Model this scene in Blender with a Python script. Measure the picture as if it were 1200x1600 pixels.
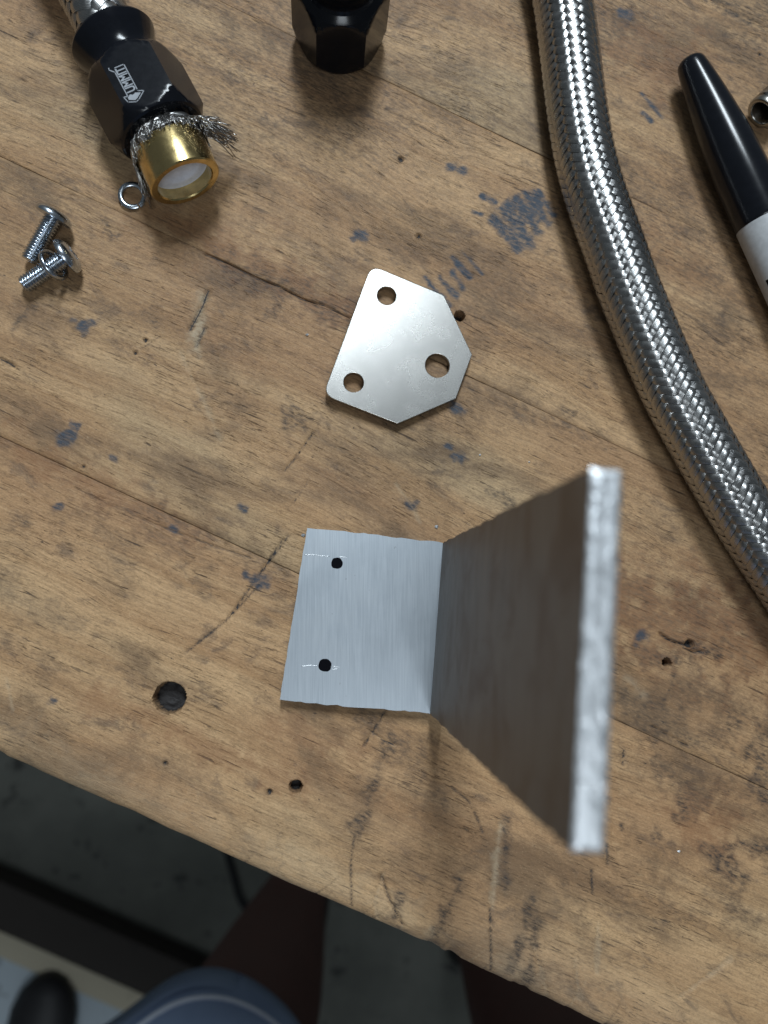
import bpy, math, random
import numpy as np
from mathutils import Vector, Matrix

random.seed(7); rng = np.random.default_rng(7)
for o in list(bpy.data.objects): bpy.data.objects.remove(o)
scene = bpy.context.scene
col = scene.collection
MM = 0.001

# ------------------------------------------------------------------ camera
# world: z up, bench top at z = 0, all lengths below in millimetres
F, CX, CY, NX, NY, H = 1230., 600., 800., 499., 946., 195.
_n = np.array([NX-CX, NY-CY, F]); _n /= np.linalg.norm(_n)
EX = np.array([1., 0, 0]); EX -= EX@_n*_n; EX /= np.linalg.norm(EX)
EZ = -_n; EY = np.cross(EZ, EX)
def at(px, py, z=0.):
    """point of the place at height z (mm) that the photograph shows at this pixel"""
    d = np.array([px-CX, py-CY, F]); w = np.array([d@EX, d@EY, d@EZ])
    t = (z-H)/w[2]
    return np.array([w[0]*t, w[1]*t, z])
cam_d = bpy.data.cameras.new('camera'); cam = bpy.data.objects.new('camera', cam_d); col.objects.link(cam)
rot = Matrix(((EX[0], -EX[1], -EX[2]), (EY[0], -EY[1], -EY[2]), (EZ[0], -EZ[1], -EZ[2]))).to_4x4()
cam.matrix_world = Matrix.Translation((0, 0, H*MM)) @ rot
cam_d.sensor_fit = 'VERTICAL'; cam_d.sensor_height = 36; cam_d.sensor_width = 27
cam_d.lens = 36*F/1600; cam_d.clip_start = 0.005; cam_d.clip_end = 20
cam_d.dof.use_dof = True; cam_d.dof.focus_distance = 0.197; cam_d.dof.aperture_fstop = 11.5
scene.camera = cam

# ------------------------------------------------------------------ light
world = bpy.data.worlds.new('World'); scene.world = world; world.use_nodes = True
bg = world.node_tree.nodes['Background']
bg.inputs[0].default_value = (0.80, 0.92, 1.0, 1); bg.inputs[1].default_value = 0.11
def area(name, loc, target, sx, sy, power, color):
    l = bpy.data.lights.new(name, 'AREA'); l.shape = 'RECTANGLE'; l.size = sx; l.size_y = sy
    l.energy = power; l.color = color
    o = bpy.data.objects.new(name, l); col.objects.link(o); o.location = loc
    d = Vector(target)-Vector(loc)
    o.rotation_euler = d.to_track_quat('-Z', 'Y').to_euler()
    return o
area('ceiling_light', (0.05, 1.20, 1.45), (0.05, 1.2001, 0), 0.28, 0.90, 44, (0.83, 0.93, 1.0))
area('front_fill_light', (0.10, -0.75, 1.45), (0.10, -0.7501, 0), 0.45, 0.45, 7.0, (0.86, 0.94, 1.0))  # added fill lamp, no known fixture, lifts floor and bench front
scene.view_settings.view_transform = 'Standard'; scene.view_settings.look = 'None'
scene.view_settings.exposure = -0.22; scene.view_settings.gamma = 1
scene.render.engine = 'CYCLES'

# ------------------------------------------------------------------ materials
class NT:
    def __init__(s, name):
        s.m = bpy.data.materials.new(name); s.m.use_nodes = True
        s.t = s.m.node_tree; s.b = s.t.nodes['Principled BSDF']
    def n(s, typ, **kw):
        nd = s.t.nodes.new(typ)
        for k, v in kw.items(): setattr(nd, k, v)
        return nd
    def put(s, sock, v):
        if isinstance(v, bpy.types.NodeSocket): s.t.links.new(v, sock)
        elif v is not None:
            if sock.type == 'RGBA' and len(v) == 3: v = (*v, 1)
            sock.default_value = v
    def math(s, op, a, b=None, c=None, clamp=False):
        nd = s.n('ShaderNodeMath', operation=op, use_clamp=clamp)
        for i, v in enumerate((a, b, c)):
            if v is not None: s.put(nd.inputs[i], v)
        return nd.outputs[0]
    def vmul(s, v, k):
        nd = s.n('ShaderNodeVectorMath', operation='MULTIPLY'); s.put(nd.inputs[0], v); s.put(nd.inputs[1], k); return nd.outputs[0]
    def vadd(s, v, k):
        nd = s.n('ShaderNodeVectorMath', operation='ADD'); s.put(nd.inputs[0], v); s.put(nd.inputs[1], k); return nd.outputs[0]
    def noise(s, vec, scale=1., detail=4., rough=.5, dist=0.):
        nd = s.n('ShaderNodeTexNoise'); s.put(nd.inputs['Vector'], vec); s.put(nd.inputs['Scale'], scale)
        s.put(nd.inputs['Detail'], detail); s.put(nd.inputs['Roughness'], rough); s.put(nd.inputs['Distortion'], dist)
        return nd.outputs['Fac']
    def ramp(s, fac, a, b, va=0., vb=1.):
        nd = s.n('ShaderNodeMapRange', interpolation_type='SMOOTHSTEP'); s.put(nd.inputs[0], fac)
        for i, v in zip((1, 2, 3, 4), (a, b, va, vb)): s.put(nd.inputs[i], v)
        return nd.outputs[0]
    def mix(s, fac, a, b, mode='MIX'):
        nd = s.n('ShaderNodeMix', data_type='RGBA', blend_type=mode)
        s.put(nd.inputs[0], fac); s.put(nd.inputs[6], a); s.put(nd.inputs[7], b); return nd.outputs[2]
    def bump(s, h, strength, dist, normal=None):
        nd = s.n('ShaderNodeBump'); s.put(nd.inputs['Height'], h); s.put(nd.inputs['Strength'], strength)
        s.put(nd.inputs['Distance'], dist); s.put(nd.inputs['Normal'], normal); return nd.outputs[0]
    def mm(s):
        tc = s.n('ShaderNodeTexCoord'); return s.vmul(tc.outputs['Object'], (1000, 1000, 1000))
    def set(s, **kw):
        names = dict(color='Base Color', metal='Metallic', rough='Roughness', normal='Normal', spec='Specular IOR Level', coat='Coat Weight', coatr='Coat Roughness', aniso='Anisotropic')
        for k, v in kw.items(): s.put(s.b.inputs[names[k]], v)
        return s.m

def wood_material():
    s = NT('worn_pine')
    info = s.n('ShaderNodeObjectInfo')
    off = s.vmul(info.outputs['Random'], (900., 530., 0.))
    p0 = s.mm(); p = s.vadd(p0, off)
    # gentle wander of the grain
    wn = s.n('ShaderNodeTexNoise'); s.put(wn.inputs['Vector'], s.vmul(p, (.012, .03, .03))); wn.inputs['Scale'].default_value = 1; wn.inputs['Detail'].default_value = 3
    wander = s.vmul(s.vadd(wn.outputs['Color'], (-.5, -.5, -.5)), (0, 11, 0))
    g = s.vadd(p, wander)
    rings = s.noise(s.vmul(g, (.007, .16, .16)), 1, 6, .6, .2)
    fibre = s.noise(s.vmul(g, (.085, 1.7, 1.7)), 1, 6, .72)
    fine = s.noise(s.vmul(g, (.22, 3.6, 3.6)), 1, 3, .6)
    blot = s.noise(s.vmul(p, (.024, .046, .046)), 1, 7, .68, .5)
    blot2 = s.noise(s.vmul(s.vadd(g, (77, 31, 0)), (.075, .15, .15)), 1, 6, .7, .6)
    mott = s.noise(s.vmul(p, (.35, .8, .8)), 1, 5, .75, .6)
    tint = s.noise(s.vmul(p, (.012, .03, .03)), 1, 3, .5)
    c = s.mix(s.ramp(rings, .36, .66), (.59, .378, .198), (.42, .246, .118))
    c = s.mix(s.ramp(tint, .42, .66, 0, .55), c, (.37, .20, .098))
    c = s.mix(s.ramp(tint, .46, .30, 0, .5), c, (.42, .315, .185))
    c = s.mix(s.ramp(fibre, .34, .58, .34, 0), c, (.19, .108, .052))
    c = s.mix(s.ramp(fibre, .58, .75, 0, .45), c, (.64, .43, .225))
    c = s.mix(s.ramp(mott, .52, .72, 0, .5), c, (.13, .08, .046))
    c = s.mix(s.ramp(mott, .45, .28, 0, .3), c, (.62, .44, .25))
    c = s.mix(s.ramp(blot, .46, .66, 0, .70), c, (.135, .082, .046))
    c = s.mix(s.ramp(blot2, .54, .70, 0, .62), c, (.10, .068, .05))
    # short dark checks along the grain
    chk = s.noise(s.vmul(g, (.10, 1.7, 1.7)), 1, 3, .66, .5)
    chkm = s.math('MULTIPLY', s.ramp(chk, .625, .68), s.ramp(s.noise(p, .06, 3, .6), .42, .6, .15, 1))
    c = s.mix(s.math('MULTIPLY', chkm, .8), c, (.045, .031, .024))
    ck2 = s.noise(s.vmul(g, (.26, 3.4, 3.4)), 1, 3, .65, .4)
    ck2m = s.math('MULTIPLY', s.ramp(ck2, .59, .66), s.ramp(s.noise(s.vadd(p, (13, 5, 0)), .05, 4, .65), .44, .64, .0, 1))
    c = s.mix(s.math('MULTIPLY', ck2m, .75), c, (.05, .035, .026))
    spk = s.ramp(s.noise(s.vmul(p, (.55, .9, .9)), 1, 2, .5), .735, .78)
    c = s.mix(s.math('MULTIPLY', spk, .75), c, (.04, .03, .026))
    gran = s.noise(s.vmul(p, (1.6, 3.0, 3.0)), 1, 4, .7)
    c = s.mix(s.ramp(gran, .34, .56, .30, 0), c, (.12, .075, .042))
    c = s.mix(s.ramp(gran, .58, .74, 0, .34), c, (.66, .48, .29))
    sat = s.n('ShaderNodeHueSaturation'); s.put(sat.inputs['Color'], c); s.put(sat.inputs['Value'], s.math('ADD', s.math('MULTIPLY', info.outputs['Random'], .22), .90)); c = sat.outputs[0]
    # marks with shapes of their own: paint, dirt with painted rear shade, bare wood, warm stain
    at_ = s.n('ShaderNodeAttribute', attribute_name='marks'); sep = s.n('ShaderNodeSeparateColor')
    s.t.links.new(at_.outputs['Color'], sep.inputs[0])
    paint, grime_shade, bare = sep.outputs[0], sep.outputs[1], sep.outputs[2]
    warm = at_.outputs['Alpha']
    brk = s.noise(s.vmul(g, (.5, 1.4, 1.4)), 1, 5, .7)
    warmm = s.math('MULTIPLY', warm, s.ramp(brk, .25, .6, .45, .85))
    c = s.mix(warmm, c, (.24, .105, .045))
    barem = s.math('MULTIPLY', bare, s.ramp(brk, .3, .55, .35, .9))
    c = s.mix(barem, c, (.49, .39, .265))
    gm = s.math('MAXIMUM', s.math('MULTIPLY', grime_shade, s.ramp(brk, .30, .64, 1.2, .3), clamp=True), s.ramp(grime_shade, .84, .94))
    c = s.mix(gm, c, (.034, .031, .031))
    pm = s.math('MULTIPLY', paint, s.ramp(brk, .40, .66, 1.15, .6), clamp=True)
    c = s.mix(pm, c, (.048, .060, .080))
    h = s.math('ADD', s.math('MULTIPLY', fibre, .7), s.math('MULTIPLY', fine, .35))
    h = s.math('SUBTRACT', h, s.math('MULTIPLY', chkm, .9))
    h = s.math('ADD', h, s.math('MULTIPLY', mott, .6))
    h = s.math('SUBTRACT', h, s.math('MULTIPLY', ck2m, .6))
    nrm = s.bump(h, .6, .00045)
    r = s.math('ADD', s.math('MULTIPLY', mott, .3), .42)
    return s.set(color=c, rough=r, normal=nrm, spec=.32)

def plain(name, color, rough=.5, metal=0., **kw):
    s = NT(name); p = s.mm()
    n1 = s.noise(p, kw.pop('scale', .6), 4, .6)
    r = s.ramp(n1, .3, .7, rough*.96, min(1, rough*1.04))
    c = s.mix(s.ramp(n1, .3, .7), [x*.9 for x in color], [min(1, x*1.08) for x in color])
    return s.set(color=c, rough=r, metal=metal, **kw)

def brushed_aluminium(name, rough, dirt):
    s = NT(name); p = s.mm()
    st = s.noise(s.vmul(p, (5.5, .10, .10)), 1, 3, .6)
    big = s.noise(p, .09, 5, .6)
    spot = s.ramp(s.noise(s.vmul(p, (1.2, .7, .7)), 1, 3, .6), .70, .78)
    c = s.mix(s.ramp(st, .3, .7), (.47, .52, .57), (.54, .59, .64))
    c = s.mix(s.ramp(big, .45, .75, 0, dirt), c, (.36, .33, .30))
    c = s.mix(s.math('MULTIPLY', spot, .5), c, (.22, .21, .21))
    r = s.math('ADD', s.ramp(big, .3, .7, rough-.01, rough+.02), s.math('MULTIPLY', st, .06))
    return s.set(color=c, rough=r, metal=.93, normal=s.bump(st, .16, .00005))

def cut_aluminium():
    s = NT('sawn_aluminium'); p = s.mm()
    lum = s.noise(s.vmul(p, (.55, .22, .4)), 1, 3, .55, .6)
    fin = s.noise(p, 1.3, 3, .6)
    h = s.math('ADD', lum, s.math('MULTIPLY', fin, .25))
    return s.set(color=(.82, .85, .88), rough=s.ramp(fin, .3, .7, .32, .5), metal=.9, normal=s.bump(h, .5, .0006))

def braid_metal():
    s = NT('stainless_braid')
    uv = s.n('ShaderNodeUVMap'); sp = s.n('ShaderNodeSeparateXYZ'); s.t.links.new(uv.outputs[0], sp.inputs[0])
    wires = s.math('ABSOLUTE', s.math('SINE', s.math('MULTIPLY', sp.outputs[1], math.pi*8)))
    nz = s.noise(s.mm(), .5, 3, .6)
    c = s.mix(s.ramp(wires, 0, .55), (.16, .16, .165), (.46, .46, .455))
    c = s.mix(s.ramp(nz, .4, .8, 0, .3), c, (.36, .34, .32))
    return s.set(color=c, metal=1.0, rough=s.ramp(nz, .3, .7, .20, .32), normal=s.bump(wires, .35, .00010))

def dull_shaded():  # duller than the base flange, with shade and wood reflections painted in
    s = NT('dull_shaded_aluminium'); p = s.mm()
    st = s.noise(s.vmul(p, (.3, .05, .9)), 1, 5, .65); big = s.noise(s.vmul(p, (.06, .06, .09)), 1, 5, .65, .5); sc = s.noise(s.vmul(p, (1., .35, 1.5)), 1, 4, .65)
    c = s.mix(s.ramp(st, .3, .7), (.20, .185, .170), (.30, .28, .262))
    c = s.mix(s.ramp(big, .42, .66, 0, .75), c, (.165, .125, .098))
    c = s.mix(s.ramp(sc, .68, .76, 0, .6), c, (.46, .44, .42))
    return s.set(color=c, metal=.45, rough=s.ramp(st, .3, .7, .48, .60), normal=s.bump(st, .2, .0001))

M = dict(
    wood=wood_material(),
    alu=brushed_aluminium('brushed_aluminium', .36, .10),
    alu_up=dull_shaded(),
    alu_cut=cut_aluminium(),
    braid=braid_metal(),
    core=plain('dark_liner', (.03, .03, .03), .6),
    wire=plain('loose_wire', (.40, .39, .38), .22, 1.0),
    black=plain('black_anodised', (.006, .007, .010), .17, 0., spec=.28),
    blackin=plain('black_bore', (.01, .01, .01), .6),
    logo=plain('laser_grey', (.27, .29, .32), .5),
    white=plain('white_liner', (.80, .82, .90), .5),
    cap=plain('black_plastic', (.006, .007, .010), .20, 0., spec=.36),
    barrel=plain('grey_plastic', (.46, .47, .48), .38, 0.),
    ink=plain('black_ink', (.004, .004, .006), .9, scale=2., spec=.08),
    scratch=plain('bright_scratch', (.92, .94, .96), .3, .6),
    steel=plain('dull_steel', (.38, .37, .34), .28, 1.0),
    floor=None,
)
def brass():
    s = NT('turned_brass'); p = s.mm()
    n1 = s.noise(p, .35, 4, .6); fine = s.noise(s.vmul(p, (3, 3, 3)), 1, 2, .5)
    c = s.mix(s.ramp(n1, .35, .7), (.70, .54, .25), (.50, .39, .18))
    return s.set(color=c, metal=1.0, rough=s.ramp(n1, .3, .7, .17, .30), normal=s.bump(fine, .12, .00008))
M['brass'] = brass()
def zinc():
    s = NT('blue_zinc'); n1 = s.noise(s.mm(), .7, 3, .6)
    c = s.mix(s.ramp(n1, .35, .7), (.56, .62, .70), (.42, .45, .47))
    return s.set(color=c, metal=1.0, rough=s.ramp(n1, .3, .7, .18, .30))
M['zinc'] = zinc()
def plate_mat():
    s = NT('tumbled_steel'); p = s.mm()
    gr = s.noise(p, 4.0, 3, .65); big = s.noise(p, .12, 4, .6)
    c = s.mix(s.ramp(gr, .3, .7), (.34, .335, .32), (.46, .45, .43))
    return s.set(color=c, metal=1.0, rough=s.ramp(big, .3, .7, .26, .28), normal=s.bump(gr, .14, .00008))
M['plate'] = plate_mat()
def concrete():
    s = NT('speckled_concrete'); p = s.mm()
    a = s.noise(p, .006, 6, .6); b = s.noise(p, .035, 4, .65); f = s.noise(p, .2, 3, .6)
    c = s.mix(s.ramp(a, .35, .7), (.11, .115, .10), (.19, .195, .17))
    c = s.mix(s.ramp(b, .60, .67, 0, .75), c, (.03, .03, .03))
    c = s.mix(s.ramp(f, .5, .8, 0, .3), c, (.06, .06, .06))
    return s.set(color=c, rough=.7)
M['floor'] = concrete()
def speckled(name, c0, c1):
    s = NT(name); p = s.mm()
    b = s.noise(p, .045, 4, .6)
    c = s.mix(s.ramp(b, .60, .70, 0, .7), c0, c1)
    return s.set(color=c, rough=.7)
M['beige'] = speckled('beige_board', (.55, .50, .38), (.20, .18, .13))
M['paleblue'] = speckled('pale_blue_sheet', (.50, .58, .64), (.09, .10, .11))
M['darkwood'] = speckled('dark_oily_wood', (.028, .022, .018), (.012, .01, .01))
def cloth():
    s = NT('blue_grey_cloth'); p = s.mm()
    w = s.noise(s.vmul(p, (1., 1., 1.)), .5, 3, .6); f = s.noise(p, .02, 3, .5)
    c = s.mix(s.ramp(f, .3, .7), (.20, .27, .43), (.25, .33, .50))
    return s.set(color=c, rough=.9, normal=s.bump(w, .3, .001))
M['cloth'] = cloth()
M['stitch'] = plain('pale_stitch', (.62, .66, .74), .9)
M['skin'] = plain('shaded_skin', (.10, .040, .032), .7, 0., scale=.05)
M['tar'] = plain('dark_tar', (.016, .018, .022), .28, 0., scale=1.2)
M['shoe'] = plain('black_shoe_leather', (.012, .012, .014), .5)

# ------------------------------------------------------------------ helpers
def tag(o, label=None, cat=None, group=None, kind=None):
    if label: o['label'] = label
    if cat: o['category'] = cat
    if group: o['group'] = group
    if kind: o['kind'] = kind
    return o
def empty(name, base, label, cat, group=None):
    o = bpy.data.objects.new(name, None); col.objects.link(o); o.empty_display_size = .005
    o.location = Vector(base)*MM; o['base'] = [float(x) for x in base]
    return tag(o, label, cat, group)
def build(name, V, Fc, mat, parent=None, base=None, smooth=True, angle=None, uv=None):
    """V world mm; parent is an Empty with a base, else base is the mesh origin"""
    V = np.asarray(V, float)
    b = np.array(parent['base'][:]) if parent is not None else (np.zeros(3) if base is None else np.asarray(base, float))
    me = bpy.data.meshes.new(name); me.from_pydata(((V-b)*MM).tolist(), [], [tuple(int(i) for i in f) for f in Fc])
    me.materials.append(mat)
    if smooth: me.shade_smooth()
    if angle is not None: me.set_sharp_from_angle(angle=math.radians(angle))
    if uv is not None:
        l = me.uv_layers.new(name='UVMap'); li = np.empty(len(me.loops), np.int32); me.loops.foreach_get('vertex_index', li)
        l.data.foreach_set('uv', np.asarray(uv, np.float32)[li].ravel())
    me.update()
    o = bpy.data.objects.new(name, me); col.objects.link(o)
    if parent is not None:
        o.parent = parent
        if '_pb' in parent: o['_pb'] = 1
        o['base'] = [float(x) for x in b]
    else: o.location = Vector(b)*MM
    return o
def sub(name, V, Fc, mat, part_obj, **kw):
    """a sub-part: child of a part whose own origin is the thing's base"""
    return build(name, V, Fc, mat, part_obj, **kw)
def frame(axis, up=(0, 0, 1)):
    a = np.array(axis, float); a /= np.linalg.norm(a); u = np.array(up, float); u -= u@a*a; u /= np.linalg.norm(u)
    return a, u, np.cross(a, u)
def grid_faces(n, m, wrap=True, off=0):
    Fc = []
    mm_ = m if wrap else m-1
    for i in range(n-1):
        for j in range(mm_):
            k = (j+1) % m
            Fc.append((off+i*m+j, off+i*m+k, off+(i+1)*m+k, off+(i+1)*m+j))
    return Fc
def lathe(prof, org, axis, n=48, rf=None, caps=(False, False), up=(0, 0, 1)):
    """prof: [(r, t)...] along axis; rf(r, t, phi) may reshape the radius"""
    a, u, w = frame(axis, up); org = np.asarray(org, float)
    ph = np.arange(n)*2*math.pi/n; V = []
    for r, t in prof:
        rr = np.full(n, r) if rf is None else np.array([rf(r, t, p) for p in ph])
        V.append(org + t*a + rr[:, None]*(np.cos(ph)[:, None]*u + np.sin(ph)[:, None]*w))
    V = np.concatenate(V); Fc = [f[::-1] for f in grid_faces(len(prof), n)]
    if caps[0]: Fc.append(tuple(range(n)))
    if caps[1]: Fc.append(tuple(range((len(prof)-1)*n, len(prof)*n))[::-1])
    return V, Fc
def tube(path, r, n=6, closed=False):
    P = np.asarray(path, float); V = []
    rr = np.full(len(P), r) if np.isscalar(r) else np.asarray(r)
    T = np.gradient(P, axis=0)
    if closed: T = np.roll(P, -1, 0)-np.roll(P, 1, 0)
    for p, t, q in zip(P, T, rr):
        t = t/np.linalg.norm(t); ref = np.array([0, 0, 1.]) if abs(t[2]) < .9 else np.array([1., 0, 0])
        u = np.cross(t, ref); u /= np.linalg.norm(u); w = np.cross(t, u)
        for k in range(n):
            f = 2*math.pi*k/n; V.append(p+q*(math.cos(f)*u+math.sin(f)*w))
    Fc = grid_faces(len(P), n)
    m = len(P)
    if closed: Fc += [((m-1)*n+j, (m-1)*n+(j+1) % n, (j+1) % n, j) for j in range(n)]
    else: Fc += [tuple(range(n))[::-1], tuple(range((m-1)*n, m*n))]
    return np.array(V), Fc
def join(parts):
    V, Fc, o = [], [], 0
    for v, f in parts:
        V.append(np.asarray(v)); Fc += [tuple(i+o for i in q) for q in f]; o += len(v)
    return np.concatenate(V), Fc
def spline(P, n):
    """Catmull-Rom through P, n points evenly spread by length"""
    P = np.asarray(P, float); Q = np.vstack([2*P[0]-P[1], P, 2*P[-1]-P[-2]]); out = []
    for i in range(1, len(Q)-2):
        for t in np.linspace(0, 1, 60, endpoint=False):
            a, b, c, d = Q[i-1:i+3]
            out.append(.5*(2*b+(c-a)*t+(2*a-5*b+4*c-d)*t*t+(3*b-a-3*c+d)*t**3))
    out.append(P[-1]); out = np.array(out)
    L = np.concatenate([[0], np.cumsum(np.linalg.norm(np.diff(out, axis=0), axis=1))])
    s = np.linspace(0, L[-1], n)
    return np.stack([np.interp(s, L, out[:, k]) for k in range(3)], 1), L[-1]
def box(c, sx, sy, sz, ang=0.):
    ca, sa = math.cos(ang), math.sin(ang); V = []
    for z in (-.5, .5):
        for x, y in ((-.5, -.5), (.5, -.5), (.5, .5), (-.5, .5)):
            V.append((c[0]+ca*x*sx-sa*y*sy, c[1]+sa*x*sx+ca*y*sy, c[2]+z*sz))
    return np.array(V), [(3, 2, 1, 0), (4, 5, 6, 7), (0, 1, 5, 4), (1, 2, 6, 5), (2, 3, 7, 6), (3, 0, 4, 7)]

# lattice noise for the worn bench
_T = rng.random((256, 256))
def vnoise(x, y):
    xi = np.floor(x).astype(int); yi = np.floor(y).astype(int); fx = x-xi; fy = y-yi
    fx = fx*fx*(3-2*fx); fy = fy*fy*(3-2*fy); g = lambda a, b: _T[a & 255, b & 255]
    return (g(xi, yi)*(1-fx)+g(xi+1, yi)*fx)*(1-fy)+(g(xi, yi+1)*(1-fx)+g(xi+1, yi+1)*fx)*fy
def fbm(x, y, o=4, gain=.55):
    s, a, t = 0, 1, 0
    for k in range(o):
        s = s+a*vnoise(x*2**k+17.3*k, y*2**k+9.1*k); t += a; a *= gain
    return s/t

# ------------------------------------------------------------------ floor
ANG = math.radians(-24.5); UD = np.array([math.cos(ANG), math.sin(ANG), 0]); VD = np.array([-math.sin(ANG), math.cos(ANG), 0])
FZ = -900.
Vf, Ff = box((0, -300, FZ-10), 5000, 5000, 20)
tag(build('floor', Vf, Ff, M['floor'], smooth=False), kind='structure')
def uv_of(p): return float(p@UD), float(p@VD)

# ------------------------------------------------------------------ workbench
bench = empty('workbench', (0, 0, 0), 'worn wooden workbench of wide pine planks with paint smears and gouges', 'workbench')
SEAMS = [-62.1, 4.9, 69.2, 134.0, 199.0, 264.0]
# marks: (kind, pixel polyline, half width mm, strength, depth mm, edge noise)
MK = []
def mk(kind, pts, hw, s=1., depth=0., rag=.5): MK.append((kind, [at(*p)[:2] for p in pts], hw, s, depth, rag))
# blue paint
for a, b, w in (((772, 345), (806, 388), 1.6), ((790, 322), (830, 380), 2.0), ((806, 312), (842, 362), 1.9), ((824, 304), (856, 350), 1.5), ((842, 298), (864, 336), 1.2), ((796, 360), (812, 384), 2.0), ((836, 300), (846, 318), 1.2),
                ((664, 432), (688, 466), .9), ((686, 432), (712, 462), 1.0), ((706, 424), (724, 450), .9), ((708, 402), (734, 434), .9), ((722, 392), (754, 428), .45), ((690, 460), (704, 478), .7),
                ((1003, 146), (1034, 184), .55), ((1006, 176), (1018, 190), .7), ((752, 306), (776, 316), .9), ((738, 330), (752, 336), .7)):
    mk('paint', (a, b), w*.82, .92, 0, .7)
for p, w in (((100, 682), 1.6), ((114, 664), .7), ((92, 690), .8), ((130, 508), 1.5), ((143, 504), .9), ((96, 487), .9), ((112, 497), .6), ((396, 906), 1.5), ((412, 912), 1.4), ((384, 900), .9), ((715, 720), 1.4), ((637, 786), 1.0), ((698, 697), .6), ((711, 637), 1.1),
             ((560, 362), 1.3), ((548, 372), .6), ((973, 24), 1.6), ((968, 18), 1.0), ((376, 795), .9), ((175, 716), .8), ((92, 790), .6), ((700, 262), 1.1), ((268, 826), .8), ((80, 1093), .6), ((718, 268), .8), ((700, 258), .7), ((1004, 993), 1.4), ((1125, 165), 1.0)):
    mk('paint', (p, (p[0]+5, p[1]+2)), w, .85, 0, 1.0)
# grime and dark smears
G = [(((610, 1150), (585, 1225), (562, 1300)), 2.0, .75), (((660, 1165), (640, 1200)), 3., .35), (((720, 1380), (695, 1425), (680, 1470)), 1.6, .8), (((625, 1395), (615, 1440)), 1.2, .6), (((795, 1280), (790, 1330), (788, 1390)), 1.4, .65), (((830, 1400), (815, 1470), (800, 1510)), 1.5, .6),
     (((1140, 1320), (1180, 1315)), 2.6, .9), (((1110, 1335), (1160, 1365)), 2.2, .8), (((1062, 1250), (1070, 1275)), 1.1, .9), (((1055, 1278), (1058, 1282)), .9, .7), (((1025, 1295), (1032, 1308)), .9, .9), (((1019, 1305), (1021, 1310)), .6, 1), (((970, 1288), (972, 1296)), .5, 1),
     (((1040, 1200), (1090, 1250)), 3.5, .45), (((1120, 1380), (1160, 1430)), 5, .4), (((1180, 1180), (1200, 1230)), 4, .6), (((1090, 1130), (1190, 1200)), 4, .4), (((960, 1085), (1010, 1110)), 3.5, .35),
     (((400, 425), (470, 470), (540, 510)), 4.5, .42), (((425, 470), (445, 490)), 3.0, .4), (((380, 510), (400, 520)), 3.5, .3), (((447, 645), (450, 655)), 3.6, .55), (((676, 84), (684, 88)), 3.0, .4), (((120, 800), (215, 860)), 4, .3), (((190, 790), (260, 845), (330, 880)), 3, .32),
     (((0, 905), (55, 950), (110, 965)), 3.5, .3), (((10, 1010), (80, 1040)), 3, .3), (((20, 510), (50, 480)), 1.6, .55), (((240, 475), (248, 478)), 1.5, .55), (((232, 505), (240, 508)), 1.5, .5), (((225, 512), (228, 520)), .8, .8), (((560, 395), (575, 400)), 1.3, .5), (((700, 330), (740, 345)), 3, .3),
     (((690, 385), (730, 400)), 2.2, .4), (((1140, 15), (1185, 50)), 2.0, .9), (((1110, -5), (1150, 12)), 2.5, .7), (((1165, 8), (1200, 30)), 1.2, .6), (((420, 240), (440, 246)), 1.4, .5), (((410, 118), (425, 122)), 1.0, .6), (((320, 102), (330, 104)), 1.2, .6), (((350, 118), (356, 121)), 1., .6), (((380, 14), (390, 16)), 1.2, .6),
     (((160, 340), (176, 366)), 1.8, .6), (((120, 340), (150, 420)), 2.4, .3), (((60, 470), (110, 450)), 2.5, .35), (((720, 320), (800, 350)), 5, .2), (((640, 255), (720, 290)), 2, .35), (((620, 240), (640, 248)), 1.4, .5), (((1040, 40), (1100, 70)), 4, .2), (((880, 640), (895, 648)), 1.2, .6),
     (((790, 630), (880, 660)), 2.4, .4), (((930, 670), (950, 690)), 2, .35), (((760, 760), (800, 790)), 1.6, .5), (((350, 860), (430, 900)), 3.0, .3), (((300, 905), (330, 930)), 2.0, .4), (((330, 925), (328, 932)), .8, .9), (((20, 812), (45, 818)), 1.4, .5), (((100, 865), (112, 870)), 1.0, .5), (((600, 90), (620, 98)), 1., .4), (((557, 1125), (640, 1165)), 2.4, .35), (((880, 1410), (930, 1500)), 3, .3), (((1000, 1330), (1060, 1370)), 4, .25), (((1030, 992), (1060, 1005), (1075, 1008)), .7, .9), (((1085, 1012), (1120, 1022)), 1.8, .65), (((1060, 1015), (1052, 1060), (1035, 1105)), .9, .55), (((1130, 995), (1142, 1010)), .8, .9), (((1000, 1010), (1020, 1030)), 3, .4), (((970, 1085), (1010, 1120), (1090, 1160)), 4, .45), (((1060, 1070), (1140, 1110)), 5, .35), (((1150, 1130), (1200, 1160)), 4, .55), (((980, 900), (1010, 930)), 4, .35), (((955, 1180), (1000, 1200)), 3, .3)]
G += [(((370, 415), (450, 458), (545, 500)), 5.5, .5), (((985, 930), (1080, 1010)), 13, .32), (((1080, 1090), (1190, 1170)), 14, .36), (((1000, 830), (1100, 930)), 9, .3), (((410, 500), (440, 470)), 2.6, .5), (((640, 1160), (600, 1200)), 4, .3), (((840, 1440), (825, 1530)), 1.4, .6), (((690, 1420), (684, 1480)), 1.2, .6),
      (((700, 560), (820, 640)), 5, .25), (((250, 800), (330, 850)), 3, .4), (((860, 1510), (900, 1540)), 3, .3), (((640, 1230), (700, 1260)), 2.0, .4), (((560, 1100), (590, 1120)), 2.2, .4), (((1040, 1420), (1100, 1440)), 2.0, .35)]
for pts, w, s_ in G: mk('grime_shade', pts, w, min(.83, s_*1.3), 0, 1.0)
mk('crack', ((318, 396), (360, 412), (400, 434), (436, 446), (470, 466), (505, 476), (548, 497)), .34, 1., .5, .3)
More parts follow.
